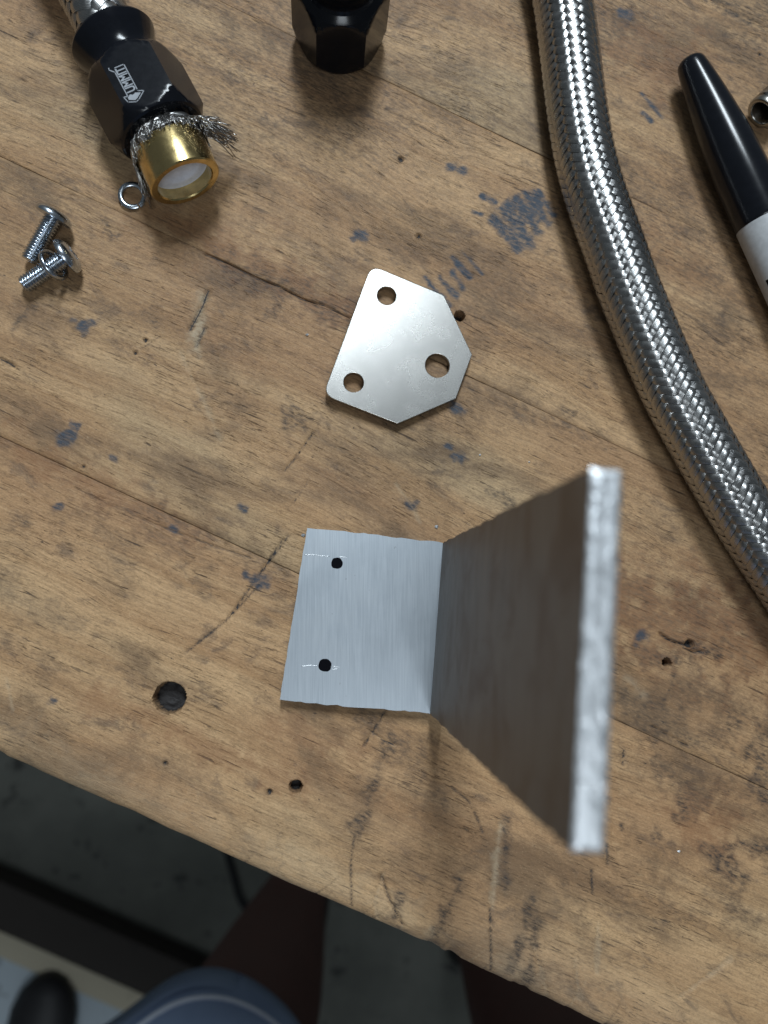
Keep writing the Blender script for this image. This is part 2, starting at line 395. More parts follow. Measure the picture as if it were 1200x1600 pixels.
mk('crack', ((214, 808), (260, 826), (330, 852), (392, 872)), .22, .85, .3, .3)
mk('crack', ((726, 603), (790, 634), (840, 654), (960, 703)), .2, .8, .2, .3)
mk('crack', ((1032, 990), (1050, 1003), (1070, 1008), (1082, 1004)), .5, 1., .8, .3)
mk('crack', ((1068, 1012), (1085, 1020), (1098, 1018)), .45, 1., .6, .3)
# scratches, checks and gouges: dark and cut in
for pts, w, d in ((((452, 836), (400, 905), (355, 968), (290, 1020)), .28, .25), (((440, 845), (408, 893)), .35, .3), (((404, 915), (358, 965)), .3, .25), (((490, 675), (462, 715), (444, 736)), .32, .35), (((486, 745), (470, 770), (455, 790)), .2, .2), (((604, 1108), (585, 1140), (568, 1166)), .42, .35),
                  (((595, 1368), (610, 1410), (628, 1448)), .45, .6), (((742, 1270), (754, 1300)), .3, .3), (((553, 1310), (548, 1350), (549, 1420)), .25, .25), (((766, 1420), (768, 1520)), .25, .3), (((948, 1320), (950, 1350)), .35, .25), (((924, 1360), (926, 1395)), .3, .2), (((1020, 1135), (1045, 1150), (1075, 1165)), .35, .4), (((975, 1170), (973, 1195)), .35, .2),
                  (((325, 455), (310, 490), (296, 515)), .9, .5), (((320, 512), (306, 540)), .8, .4), (((250, 525), (220, 545)), .2, .1), (((0, 560), (22, 572)), .7, .6), (((600, 170), (655, 196), (707, 224)), .3, .3), (((575, 1140), (605, 1160), (620, 1165)), .4, .3), (((706, 1230), (735, 1255)), .35, .2)):
    mk('crack', pts, w, 1., d, .35)
# pale cuts and rubbed wood
for pts, w, d, s_ in ((((282, 550), (300, 590), (325, 640), (345, 690)), .7, .15, .55), (((782, 1290), (776, 1350), (771, 1415)), .9, .35, .9), (((318, 466), (308, 500), (305, 545)), 1.4, .15, 1.4), (((618, 755), (640, 785), (656, 815)), .4, .2, .6), (((672, 1455), (668, 1482)), 1.8, .25, .75), (((600, 1365), (585, 1410), (590, 1440)), .6, .3, .7),
                      (((935, 1440), (932, 1520)), .6, .2, .7), (((1060, 1560), (1140, 1500)), .7, .2, .5), (((835, 1480), (852, 1540), (858, 1570)), .8, .3, .6), (((900, 1490), (905, 1560)), .7, .3, .6), (((150, 1210), (250, 1265), (380, 1330)), 3.5, 0, .35), (((40, 1130), (110, 1180)), 2.5, 0, .3), (((10, 1060), (20, 1110)), .4, .1, .6),
                      (((430, 1330), (520, 1380), (640, 1430)), 4.0, 0, .35), (((980, 1060), (1005, 1085)), 1.2, .1, .6), (((500, 950), (505, 952)), .5, 0, .8)):
    mk('bare', pts, w, s_*.65, d, .9)
for pts, w, s_ in ((((960, 60), (1010, 85), (1060, 110)), 9, .5), (((960, 940), (1100, 980), (1200, 1020)), 11, .75), (((1000, 880), (1060, 900)), 7, .4), (((1080, 1290), (1130, 1300)), 6, .6), (((280, 350), (420, 420), (520, 480)), 5, .6), (((30, 700), (140, 760), (300, 830)), 4, .5), (((150, 1095), (330, 1170), (460, 1230)), 3.0, .45), (((440, 1130), (560, 1180)), 3.0, .4), (((1000, 380), (1050, 420)), 8, .35), (((230, 330), (330, 350)), 7, .35)):
    mk('warm', pts, w, s_, 0, 1.0)
for k in range(330):
    u0 = rng.uniform(-150, 150); v0_ = rng.uniform(-60, 205); ln = rng.uniform(2, 9) if k % 4 else rng.uniform(9, 34); pts = []
    off_ = 0.; nn_ = max(3, int(ln/1.6))
    for q in range(nn_+1):
        off_ += rng.normal()*.10+(.03 if k % 2 else -.03); p_ = UD*(u0+ln*q/nn_)+VD*(v0_+off_); pts.append(p_[:2])
    MK.append(('crack', pts, rng.uniform(.05, .17), rng.uniform(.45, .95), rng.uniform(.05, .22), .3))
# holes: pixel, radius mm, depth mm
HOLES = [((265, 1090), 3.55, 4.6), ((462, 1230), 1.35, 3.5), ((718, 494), 1.25, 4.), ((1042, 1035), .95, 4.), ((1078, 1006), 1.0, 1.6), ((421, 1238), .6, .8), ((258, 1193), .5, .6), ((627, 248), .7, .8), ((655, 368), .6, .8), ((227, 531), .6, .6), ((211, 551), .5, .6), ((130, 729), .4, .5), ((1188, 84), .5, .5)]

def seg_dist(X, Y, pts):
    D = np.full(X.shape, 1e9)
    for (ax, ay), (bx, by) in zip(pts[:-1], pts[1:]):
        dx, dy = bx-ax, by-ay; L2 = dx*dx+dy*dy+1e-9
        t = np.clip(((X-ax)*dx+(Y-ay)*dy)/L2, 0, 1)
        # taper both ends of a stroke
        D = np.minimum(D, np.hypot(X-ax-t*dx, Y-ay-t*dy))
    return D
def plank(v0, v1, front):
    du, dv = .42, .30
    us = np.concatenate([np.linspace(-420, -152, 30), np.arange(-150, 150, du), np.linspace(152, 420, 30)])
    g = .05
    vs = np.concatenate([[v0+g, v0+g+.12, v0+g+.28, v0+g+.5], np.arange(v0+g+.7, v1-g-.6, dv), [v1-g-.5, v1-g-.28, v1-g-.12, v1-g]])
    U, Vv = np.meshgrid(us, vs); n, m = U.shape
    X = U*UD[0]+Vv*VD[0]; Y = U*UD[1]+Vv*VD[1]
    ch = {k: np.zeros(U.shape) for k in ('paint', 'grime_shade', 'bare', 'warm')}
    Z = -.25*fbm(U*.01+v0, Vv*.05, 3) - .10*fbm(U*.08, Vv*.6+v0, 3)
    Z -= Z.max()
    # worn arrises of the plank
    e1 = .9*fbm(U*.03+v0*3, Vv*0+2, 4)**2; d1 = v1-Vv; Z -= e1*np.exp(-d1/.55)
    if not front:
        d0 = Vv-v0; Z -= .9*fbm(U*.03+v0*5, Vv*0+7, 4)**2*np.exp(-d0/.55)
        ch['grime_shade'] = np.maximum(ch['grime_shade'], .5*np.exp(-d0/(.3+1.2*fbm(U*.02, Vv*0+4, 3)**2)))
    ch['grime_shade'] = np.maximum(ch['grime_shade'], .5*np.exp(-d1/(.3+1.2*fbm(U*.02+50, Vv*0+9, 3)**2)))
    wob = fbm(Vv*.5, U*.6, 3)-.5; wob2 = fbm(X*.25+40, Y*.25, 3)-.5
    for kind, pts, hw, s, depth, rag in MK:
        P = np.array(pts); c = P@np.array([UD[:2], VD[:2]]).T; R = hw*3+1.5
        if c[:, 1].max()+R < v0 or c[:, 1].min()-R > v1: continue
        i0, i1 = np.searchsorted(vs, [c[:, 1].min()-R, c[:, 1].max()+R]); j0, j1 = np.searchsorted(us, [c[:, 0].min()-R, c[:, 0].max()+R])
        if i1-i0 < 1 or j1-j0 < 1: continue
        S = (slice(i0, i1), slice(j0, j1)); D = seg_dist(X[S], Y[S], pts)
        Dn = D + rag*hw*(wob[S]*2.2+wob2[S]*2.6)
        if kind == 'crack':
            w = np.clip((1.15 if hw > .2 else .55+2*hw)-np.maximum(D+.10*wob[S], 0)/(max(hw, .40) if hw > .2 else .26), 0, 1); Z[S] -= depth*w; ch['grime_shade'][S] = np.maximum(ch['grime_shade'][S], s*w); continue
        w = 1/(1+np.exp((Dn-hw)/(.12*hw+.06))) if kind == 'paint' else np.exp(-(np.maximum(Dn, 0)/(hw*.95))**2)
        ch[kind][S] = np.maximum(ch[kind][S], s*w)
        if depth: Z[S] -= depth*np.clip(1.2-D/hw, 0, 1)
    for k, (px, r, dep) in enumerate(HOLES):
        p = at(*px)[:2]; cu, cv = p@UD[:2], p@VD[:2]
        if cv+r+2 < v0 or cv-r-2 > v1: continue
        S = (slice(*np.searchsorted(vs, [cv-r-3, cv+r+3])), slice(*np.searchsorted(us, [cu-r-3, cu+r+3])))
        if U[S].size == 0: continue
        D = np.hypot(U[S]-cu, Vv[S]-cv)+.35*wob2[S]*min(r, 2)
        ins = np.clip((r-D)/.35+.5, 0, 1)
        lump = .9*(fbm(U[S]*1.1, Vv[S]*1.1, 3)-.5) if r > 2 else 0
        Z[S] -= (dep+lump)*ins; Z[S] += .12*np.exp(-((D-r-.4)/.4)**2)
        ch['grime_shade'][S] = np.maximum(ch['grime_shade'][S], np.clip(ins*.9+.45*np.exp(-np.maximum(D-r, 0)/.35), 0, 1)*(.95))
    # the long split beside the steel plate
    if front:
        d = Vv-v0; wear = .6+2.4*fbm(U*.05, Vv*0+3, 4)
        nick = np.clip(fbm(U*.16+9, Vv*0+1, 3)-.62, 0, 1)*5
        Z -= (1.0+wear*.5)*np.exp(-d/(.5+wear*.55)) + nick*np.exp(-d/1.2)
        shift = (1.8*(fbm(U*.035+11, Vv*0, 4)-.5)+.8*nick*.3)*np.exp(-d/4)
        X += shift*VD[0]; Y += shift*VD[1]
        ch['bare'] = np.maximum(ch['bare'], .55*np.exp(-d/9)*np.clip(fbm(U*.05+3, Vv*.12, 4)*1.8-.4, 0, 1))
        # knife nicks across the front edge
        for q in range(26):
            u0 = rng.uniform(-10, 140); ln = rng.uniform(3, 16); sl = rng.uniform(.1, .5); w0 = rng.uniform(.12, .3)
            dd = np.abs(U-u0-sl*d); k = np.clip(1.2-dd/w0, 0, 1)*(d < ln)*(1-d/ln)
            Z -= .22*k; ch['bare' if q % 2 else 'grime_shade'] = np.maximum(ch['bare' if q % 2 else 'grime_shade'], .6*k)
    # shade painted into the wood colour, deeper away from the front edge
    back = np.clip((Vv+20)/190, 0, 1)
    ch['grime_shade'] = np.maximum(ch['grime_shade'], back*np.clip(.34+.85*(fbm(X*.03+5, Y*.03, 5)-.2), 0, .74))
    pos = np.stack([X, Y, Z], -1).reshape(-1, 3)
    idx = np.arange(n*m).reshape(n, m)
    quads = np.stack([idx[:-1, :-1], idx[:-1, 1:], idx[1:, 1:], idx[1:, :-1]], -1).reshape(-1, 4)
    ring = np.concatenate([idx[0, :], idx[1:, -1], idx[-1, -2::-1], idx[-2:0:-1, 0]])
    low = pos[ring].copy(); low[:, 2] = -38; nb = len(pos); k = len(ring)
    sk = np.stack([ring, nb+np.arange(k), nb+(np.arange(k)+1) % k, np.roll(ring, -1)], -1)
    quads = np.concatenate([quads, sk]); pos = np.concatenate([pos, low])
    # back to bench coordinates so the grain runs along local x
    loc = np.stack([pos[:, :2]@UD[:2], pos[:, :2]@VD[:2], pos[:, 2]], -1)*MM
    me = bpy.data.meshes.new('plank'); me.vertices.add(len(loc)); me.vertices.foreach_set('co', loc.astype(np.float32).ravel())
    me.loops.add(quads.size); me.loops.foreach_set('vertex_index', quads.astype(np.int32).ravel())
    me.polygons.add(len(quads)); me.polygons.foreach_set('loop_start', np.arange(0, quads.size, 4, dtype=np.int32)); me.polygons.foreach_set('loop_total', np.full(len(quads), 4, np.int32))
    me.update(calc_edges=True); me.validate()
    a = me.attributes.new('marks', 'FLOAT_COLOR', 'POINT'); C = np.zeros((len(loc), 4), np.float32)
    for q, kname in enumerate(('paint', 'grime_shade', 'bare', 'warm')): C[:n*m, q] = np.clip(ch[kname], 0, 1).ravel()
    a.data.foreach_set('color', C.ravel()); me.shade_smooth(); me.set_sharp_from_angle(angle=math.radians(70))
    me.materials.append(M['wood'])
    o = bpy.data.objects.new('plank', me); col.objects.link(o); o.parent = bench; o.rotation_euler = (0, 0, ANG)
    return o
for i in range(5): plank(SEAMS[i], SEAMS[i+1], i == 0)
for su in (-340, 340):
    c = UD*su+VD*100; V_, F_ = box((c[0], c[1], (FZ-39)/2), 70, 70, -FZ-39, ANG)
    build('leg', V_, F_, M['darkwood'], bench, smooth=False)

hp = at(265, 1090); Vh, Fh = lathe([(.02, -3.3), (.6, -3.2), (1.2, -3.25), (1.8, -3.1), (2.4, -3.3), (3.1, -3.5), (3.6, -4.4)], np.array([hp[0], hp[1], 0]), (0, 0, 1), 40)
Vh[:, 2] += 1.5*(fbm(Vh[:, 0]*.9, Vh[:, 1]*.9, 3)-.5); build('tar_plug', Vh, [f[::-1] for f in Fh], M['tar'], bench)

# ------------------------------------------------------------------ angle bracket
zb = 3.3
TL, TR, BR, BL = [at(*p, zb) for p in ((480, 824), (692, 848), (672, 1115), (437, 1094))]
br = empty('angle_bracket', (*((TR+BR)/2)[:2], 0), 'aluminium angle bracket with a tall upright flange and two black dots', 'bracket')
def plate_between(a, b, c, d, z0, z1, na, nb, rough_edge):
    """flat bar from quad a,b,c,d (ab along u) with slightly sawn edges"""
    us, vs = np.linspace(0, 1, na), np.linspace(0, 1, nb); V = []
    for z in (z0, z1):
        for v in vs:
            for u in us:
                p = (a*(1-u)+b*u)*(1-v)+(d*(1-u)+c*u)*v; p = p.copy(); p[2] = z
                e = 1 if v in (0, 1) else 0
                if e: p[1] += rough_edge*(vnoise(np.array(u*22+z*3+v*9), np.array(2.))-.5)
                if u == 0: p[0] += rough_edge*.4*(vnoise(np.array(v*18+z*2), np.array(5.))-.5)
                V.append(p)
    n = na*nb; Fc = [f[::-1] for f in grid_faces(nb, na, False)]+grid_faces(nb, na, False, n)
    rim = [j for j in range(na)]+[i*na+na-1 for i in range(1, nb)]+[(nb-1)*na+j for j in range(na-2, -1, -1)]+[i*na for i in range(nb-2, 0, -1)]
    for k in range(len(rim)):
        p, q = rim[k], rim[(k+1) % len(rim)]; Fc.append((p, q, n+q, n+p))
    return np.array(V), Fc
V_, F_ = plate_between(BL, BR, TR, TL, .15, zb, 30, 34, .45)
base_fl = build('base_flange', V_, F_, M['alu'], br, angle=40)
# upright: inner face on TR-BR line, slightly proud
din = (TR-BR)/np.linalg.norm(TR-BR); nout = np.array([din[1], -din[0], 0])   # to the right
Lf = np.linalg.norm(TR-BR); hz = 110.3; th = 3.6
NA, NB = 36, 40
V_, F_ = [], []
nu, nv = 70, 60
def up_pt(side, s, z):
    s2 = s*Lf; p = BR+din*s2; e = 0
    if s <= 0 or s >= 1: e = .5*(vnoise(np.array(z*.35), np.array(3.+s*4))-.5)
    p = p+din*e*(1 if s >= 1 else -1)+nout*(0 if side == 0 else th); p = p.copy(); p[2] = z; return p
for side in (0, 1):
    for i in range(nv):
        z = .1+(hz-.1-.25)*i/(nv-1)
        for j in range(nu): V_.append(up_pt(side, j/(nu-1), z))
n = nu*nv
F_ = [f[::-1] for f in grid_faces(nv, nu, False)]+grid_faces(nv, nu, False, n)
F_ = [f[::-1] for f in F_]
for i in range(nv-1):
    F_ += [(i*nu, (i+1)*nu, n+(i+1)*nu, n+i*nu)[::-1], (i*nu+nu-1, (i+1)*nu+nu-1, n+(i+1)*nu+nu-1, n+i*nu+nu-1)]
for j in range(nu-1): F_.append((j, j+1, n+j+1, n+j)[::-1])
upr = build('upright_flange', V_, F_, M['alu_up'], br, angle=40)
# sawn top edge: lumpy cap with rounded corners
V_, nw = [], 12
for j in range(130):
    s = j/129
    for k in range(nw):
        w = k/(nw-1)
        edge = min(w, 1-w)*th; ends = min(s, 1-s)*Lf
        bumpz = .20*(fbm(np.array(s*40+w*6), np.array(w*3.2-s*9+8), 3)-.5)
        z = hz-.25+.02+.30*min(1, edge/.5)**.6*min(1, ends/.5)**.5+(bumpz if 0 < k < nw-1 else 0)
        off = .07*(vnoise(np.array(s*34), np.array(4. if k == 0 else 8.))-.5) if k in (0, nw-1) else 0
        p = BR+din*s*Lf+nout*(w*th+off); p = p.copy(); p[2] = z; V_.append(p)
capv = build('sawn_edge', V_, [f[::-1] for f in grid_faces(130, nw, False)], M['alu_cut'], br)
# burrs left by the saw along the two end edges
for nm, (px, py, z, r) in enumerate(((893, 745, 100., .55), (912, 735, 104., .5), (832, 1262, 80., .35))):
    p = at(px, py, z); V_, F_ = lathe([(.01, -r*.6), (r*.7, -r*.35), (r, 0), (r*.6, r*.4), (.01, r*.6)], p, (0, 0, 1), 9)
    V_ = V_+(rng.random(V_.shape)-.5)*r*.5; build('saw_burr', V_, F_, M['alu_cut'], br)
# ink dots and scribe lines on the base
for px, py, r in ((526.5, 880, 1.45), (508, 1039.5, 1.55)):
    c = at(px, py, zb); ph = np.arange(28)*2*math.pi/28
    rr = r*(1+.10*(np.array([vnoise(np.array(math.cos(a)*2+px), np.array(math.sin(a)*2.+py)) for a in ph])-.5)*2)
    V_ = [c+np.array([0, 0, .010])]+[c+np.array([rr[k]*math.cos(ph[k]), rr[k]*math.sin(ph[k]), .018]) for k in range(28)]+[c+np.array([rr[k]*math.cos(ph[k]), rr[k]*math.sin(ph[k]), -.02]) for k in range(28)]
    F_ = [(0, 1+k, 1+(k+1) % 28) for k in range(28)]+[(1+k, 29+k, 29+(k+1) % 28, 1+(k+1) % 28) for k in range(28)]
    build('ink_dot', V_, F_, M['ink'], br, smooth=False)
for pts in (((475, 867), (490, 866.5), (500, 868), (516, 869.5)), ((530, 870), (542, 870.5)), ((471, 1041), (485, 1039.5), (497, 1040)), ((519, 1041), (531, 1042.5)), ((519, 1046), (528, 1044.5))):
    P = [at(*p, zb+.045) for p in pts]; P, _ = spline(P, 14)
    V_, F_ = tube(P, np.linspace(.065, .03, 14), 5); build('scribe_line', V_, F_, M['scratch'], br)

# ------------------------------------------------------------------ steel plate
def mm2(p): return at(p[0], p[1], 2.)[:2]
corners = [((579.5, 417), 3.0), ((693, 462), 1.2), ((737.5, 554), .35), ((712, 623), .5), ((621, 663), .5), ((504.5, 619), 3.0)]
P = [mm2(c) for c, _ in corners]; outline = []
for i, (c, r) in enumerate(corners):
    a, b, d = P[i-1], P[i], P[(i+1) % len(P)]
    u1 = (a-b)/np.linalg.norm(a-b); u2 = (d-b)/np.linalg.norm(d-b)
    t = r/math.tan(math.acos(np.clip(u1@u2, -1, 1))/2)
    for k in range(9):
        f = k/8; q = (b+u1*t)*(1-f)**2+2*f*(1-f)*b+(b+u2*t)*f**2; outline.append(q)
ctr = np.mean(P, axis=0)
cu = bpy.data.curves.new('plate_outline', 'CURVE'); cu.dimensions = '2D'; cu.fill_mode = 'BOTH'; cu.extrude = .85*MM; cu.bevel_depth = .13*MM; cu.bevel_resolution = 1; cu.offset = -.13*MM
def loop(pts):
    sp = cu.splines.new('POLY'); sp.points.add(len(pts)-1); sp.use_cyclic_u = True
    for q, p in zip(sp.points, pts): q.co = ((p[0]-ctr[0])*MM, (p[1]-ctr[1])*MM, 0, 1)
loop(outline[::-1])
for c, r in (((603.5, 464), 2.42), ((552, 599.5), 2.5), ((683, 572), 3.12)):
    q = mm2(c); loop([(q[0]+r*math.cos(k*math.pi/24), q[1]+r*math.sin(k*math.pi/24)) for k in range(48)])
tmp = bpy.data.objects.new('tmp', cu); col.objects.link(tmp); bpy.context.view_layer.update()
me = bpy.data.meshes.new_from_object(tmp.evaluated_get(bpy.context.evaluated_depsgraph_get())); bpy.data.objects.remove(tmp)
me.materials.clear(); me.materials.append(M['plate']); me.shade_smooth(); me.set_sharp_from_angle(angle=math.radians(30))
pl = bpy.data.objects.new('steel_plate', me); col.objects.link(pl); pl.location = (ctr[0]*MM, ctr[1]*MM, 1.62*MM); pl.rotation_euler = (0, math.radians(2.0), 0)
tag(pl, 'shiny flat steel plate with three round holes and clipped corners', 'metal plate')

# ------------------------------------------------------------------ braided hose
def braid_parts(root, P, L, R, N, pitch, s0, s1, amp=.23, width=.98, Rf=None, cut=None):
    """woven strands round a path; P evenly spaced points over length L"""
    T = np.gradient(P, axis=0); T /= np.linalg.norm(T, axis=1)[:, None]
    sP = np.linspace(0, L, len(P)); up = np.array([0, 0, 1.])
    per = pitch/(2*N)                      # axial length of one crossing
    ns = max(8, int((s1-s0)/per*7)); S = np.linspace(s0, s1, ns)
    C = np.stack([np.interp(S, sP, P[:, k]) for k in range(3)], 1)
    Tt = np.stack([np.interp(S, sP, T[:, k]) for k in range(3)], 1); Tt /= np.linalg.norm(Tt, axis=1)[:, None]
    B = np.cross(Tt, up); B /= np.linalg.norm(B, axis=1)[:, None]; Nn = np.cross(B, Tt)
    axial = pitch/N; th_ = math.atan2(2*math.pi*R, pitch); bw = axial*math.sin(th_)*width
    cross = np.linspace(-.5, .5, 5)
    Rs = np.full(ns, R) if Rf is None else np.interp(S, *Rf)
    S_all, C_all, T_all, B_all, N_all, R_all = S, C, Tt, B, Nn, Rs
    for d in (1, -1):
        for i in range(N):
            k_ = ns if cut is None else max(6, int(ns*rng.uniform(*cut)))
            S, C, Tt, B, Nn, Rs = (q[:k_] for q in (S_all, C_all, T_all, B_all, N_all, R_all))
            phi = 2*math.pi*i/N+d*2*math.pi*S/pitch
            w = (i+i+2*S*N/pitch) if d == 1 else (i-2*S*N/pitch+i)
            h = np.clip(1.5*np.cos(2*math.pi*(w-.5)/4), -1, 1)*d*amp
            jit = .05*(rng.random()-.5)
            V, uv = [], []
            for c in cross:
                # offset perpendicular to the strand within the hose surface
                ds = -d*c*bw*math.sin(th_); dphi = c*bw*math.cos(th_)/R
                r = Rs+h+jit-.34*amp*(2*c)**2*2
                ph = phi+dphi
                V.append(C+Tt*ds+(r*np.cos(ph))[:, None]*Nn+(r*np.sin(ph))[:, None]*B)
                uv.append(np.stack([S*.1, np.full(len(S), c+.5)], 1))
            V = np.stack(V, 1).reshape(-1, 3); uv = np.stack(uv, 1).reshape(-1, 2)
            Fc = grid_faces(len(S), 5, False)
            if d == -1: Fc = [f[::-1] for f in Fc]
            build('braid_strand', V, Fc, M['braid'], root, uv=uv)
HR = 7.6
path = [at(px, py, HR+.4) for px, py in ((846, -150), (879, 0), (913, 240), (966, 405), (994, 480), (1046, 600), (1092, 685), (1162, 805), (1244, 930), (1340, 1075), (1440, 1230))]
P, L = spline(path, 400)
hose = empty('braided_hose', (*P[200][:2], 0), 'long bare stainless steel braided hose curving beside the black marker', 'hose')
V_, F_ = tube(P, HR-.32, 28); build('liner', V_, F_, M['core'], hose)
braid_parts(hose, P, L, HR, 12, 28.6, .5, L-.5, .25)

# ------------------------------------------------------------------ fitting on hose end
AF = 21.5
def socket_profile(hexlen, total):
    hexr = lambda t, p: AF/2/math.cos(((p+math.pi/6) % (math.pi/3))-math.pi/6)
    ts = [0, .0, .35, .8, 1.4, 2.2, 3.2]; mid = list(np.linspace(4, hexlen-4, 6)); te = [hexlen-3.2, hexlen-2.2, hexlen-1.4, hexlen-.8, hexlen-.35, hexlen]
    prof = [(7.7, 3), (7.7, .2), (AF/2*.93, 0)]+[(1e3, t) for t in ts[2:]+mid+te[:-1]]
    prof += [(AF/2*.93, hexlen), (9.0, hexlen+.7), (8.5, hexlen+1.6), (8.5, hexlen+2.4), (9.0, hexlen+4.2), (9.9, hexlen+6.2), (10.5, hexlen+7.8), (10.65, total-.9), (10.45, total-.35), (9.9, total), (8.0, total), (7.7, total-.4), (7.7, total-4)]
    def rf(r, t, p):
        if r < 900: return r
        e = min(t, hexlen-t); cone = AF/2*.965+e*.62
        return min(hexr(t, p), cone)
    return prof, rf
A0 = at(255, 210, AF/2); A1 = at(176, 62, AF/2); Am = at(290, 285, AF/2)
ax = (A1-A0); TOT = np.linalg.norm(ax); ax /= TOT; HX = 18.4
fit = empty('hose_fitting', (*A0[:2], 0), 'braided hose end with black hex socket, lettered in grey, and brass ferrule', 'hose fitting')
prof, rf = socket_profile(HX, TOT)
V_, F_ = lathe(prof, A0, ax, 120, rf); nut = build('socket_nut', V_, F_, M['black'], fit, angle=24)
# lettering on the upper flat
a_, u_, w_ = frame(ax)
side = np.cross(u_, a_)            # to the right when reading along -a
zt = AF+.012
Lc = at(199, 130, AF); d_read = ax[:2].copy(); up_l = np.array([-d_read[1], d_read[0]])
def on_flat(x, y, z=0.): return np.array([Lc[0]+d_read[0]*x+up_l[0]*y, Lc[1]+d_read[1]*x+up_l[1]*y, zt+z])
def strip(name, pts, w, closed=False):
    Q = np.array(pts, float); V, Fc = [], []
    segs = list(zip(Q[:-1], Q[1:]))+([(Q[-1], Q[0])] if closed else [])
    for p, q in segs:
        d = (q-p)/np.linalg.norm(q-p); nn = np.array([-d[1], d[0]])*w/2; k = len(V)
        for z in (.02, -.03):
            V += [on_flat(*(p-nn-d*w/2), z), on_flat(*(q-nn+d*w/2), z), on_flat(*(q+nn+d*w/2), z), on_flat(*(p+nn-d*w/2), z)]
        Fc += [(k, k+1, k+2, k+3), (k, k+4, k+5, k+1), (k+1, k+5, k+6, k+2), (k+2, k+6, k+7, k+3), (k+3, k+7, k+4, k)]
    return build(name, V, Fc, M['logo'], nut, smooth=False)
strip('emblem_outline', [(-3.05, 1.35), (3.6, 1.35), (4.7, 2.35), (5.1, 2.2)], .22)
strip('emblem_outline', [(-2.7, -1.35), (-2.4, -1.35), (4.6, -1.35), (4.6, .9)], .22)
strip('emblem_outline', [(-3.05, 1.35), (-2.75, 2.3), (-4.3, 1.9), (-5.0, .2), (-4.7, -.6), (-3.2, -2.6), (-2.7, -1.35)], .2)
def poly(name, pts):
    n = len(pts); V = [on_flat(x, y, .02) for x, y in pts]+[on_flat(x, y, -.03) for x, y in pts]
    return build(name, V, [tuple(range(n))]+[(i, n+i, n+(i+1) % n, (i+1) % n) for i in range(n)], M['logo'], nut, smooth=False)
poly('emblem_arrow', [(-3.3, 1.5), (-3.9, 1.5), (-4.55, .2), (-4.25, -.5), (-3.35, -1.75), (-2.85, -.6), (-3.15, .1), (-2.75, .7)])
def letters(txt, x0, size, sx, shear=0.):
    cur = bpy.data.curves.new('t', 'FONT'); cur.body = txt; cur.size = size*MM; cur.extrude = .02*MM; cur.offset = .06*MM; cur.space_character = .95
    ob = bpy.data.objects.new('t', cur); col.objects.link(ob); bpy.context.view_layer.update()
    me = bpy.data.meshes.new_from_object(ob.evaluated_get(bpy.context.evaluated_depsgraph_get())); bpy.data.objects.remove(ob)
    co = np.empty(len(me.vertices)*3, np.float32); me.vertices.foreach_get('co', co); co = co.reshape(-1, 3)/MM
    w = co[:, 0].max()-co[:, 0].min(); x = (co[:, 0]-co[:, 0].min())*sx/w; y = co[:, 1]-(co[:, 1].min()+co[:, 1].max())/2
    V = np.array([on_flat(x0+a, b, c) for a, b, c in zip(x, y, co[:, 2])])
    F_ = [tuple(p.vertices) for p in me.polygons]; bpy.data.meshes.remove(me)
    return V, F_
V2, F2 = letters('UMMIT', -2.3, 3.1, 6.6)
build('lettering', V2, F2, M['logo'], nut, smooth=False)
# hose running away behind the socket, and the bit of braid in front of it
Pb = np.array([A1-ax*5, A1+ax*20, A1+ax*45+np.array([-1, 0, -2.]), A1+ax*80+np.array([-4, -2, -3.4])]); Pb, Lb = spline(Pb, 120)
V_, F_ = tube(Pb, 6.75, 24); build('hose_liner', V_, F_, M['core'], fit)
braid_parts(fit, Pb, Lb, 7.15, 8, 25., 1., Lb-.5, .28)
Pc = np.array([A0+ax*4, A0, A0-ax*3, A0-ax*7.5]); Pc, Lcc = spline(Pc, 60)
braid_parts(fit, Pc, Lcc, 7.4, 8, 25., .3, Lcc-.2, .22, Rf=([0, 4, 6, 7.5, 12], [7.4, 7.6, 8.6, 9.25, 9.5]), cut=(.52, .72))
# brass ferrule and white liner end
am = (Am-A0); LM = np.linalg.norm(am); am /= LM
BRs = [(6.9, LM-4.2), (6.9, LM-.35), (7.15, LM), (8.55, LM), (8.85, LM-.3), (8.85, LM-9.3), (8.6, LM-9.9), (7.4, LM-10.6), (6.5, LM-11.2)]
V_, F_ = lathe(BRs[::-1], A0, am, 64); build('brass_ferrule', V_, F_, M['brass'], fit, angle=35)
V_, F_ = lathe([(.02, LM-4.1), (4.4, LM-4.1), (4.6, LM-3.6), (5.6, LM-3.4), (6.5, LM-3.4), (6.92, LM-3.2)], A0, am, 48); build('white_liner_end', V_, [f[::-1] for f in F_], M['white'], fit)
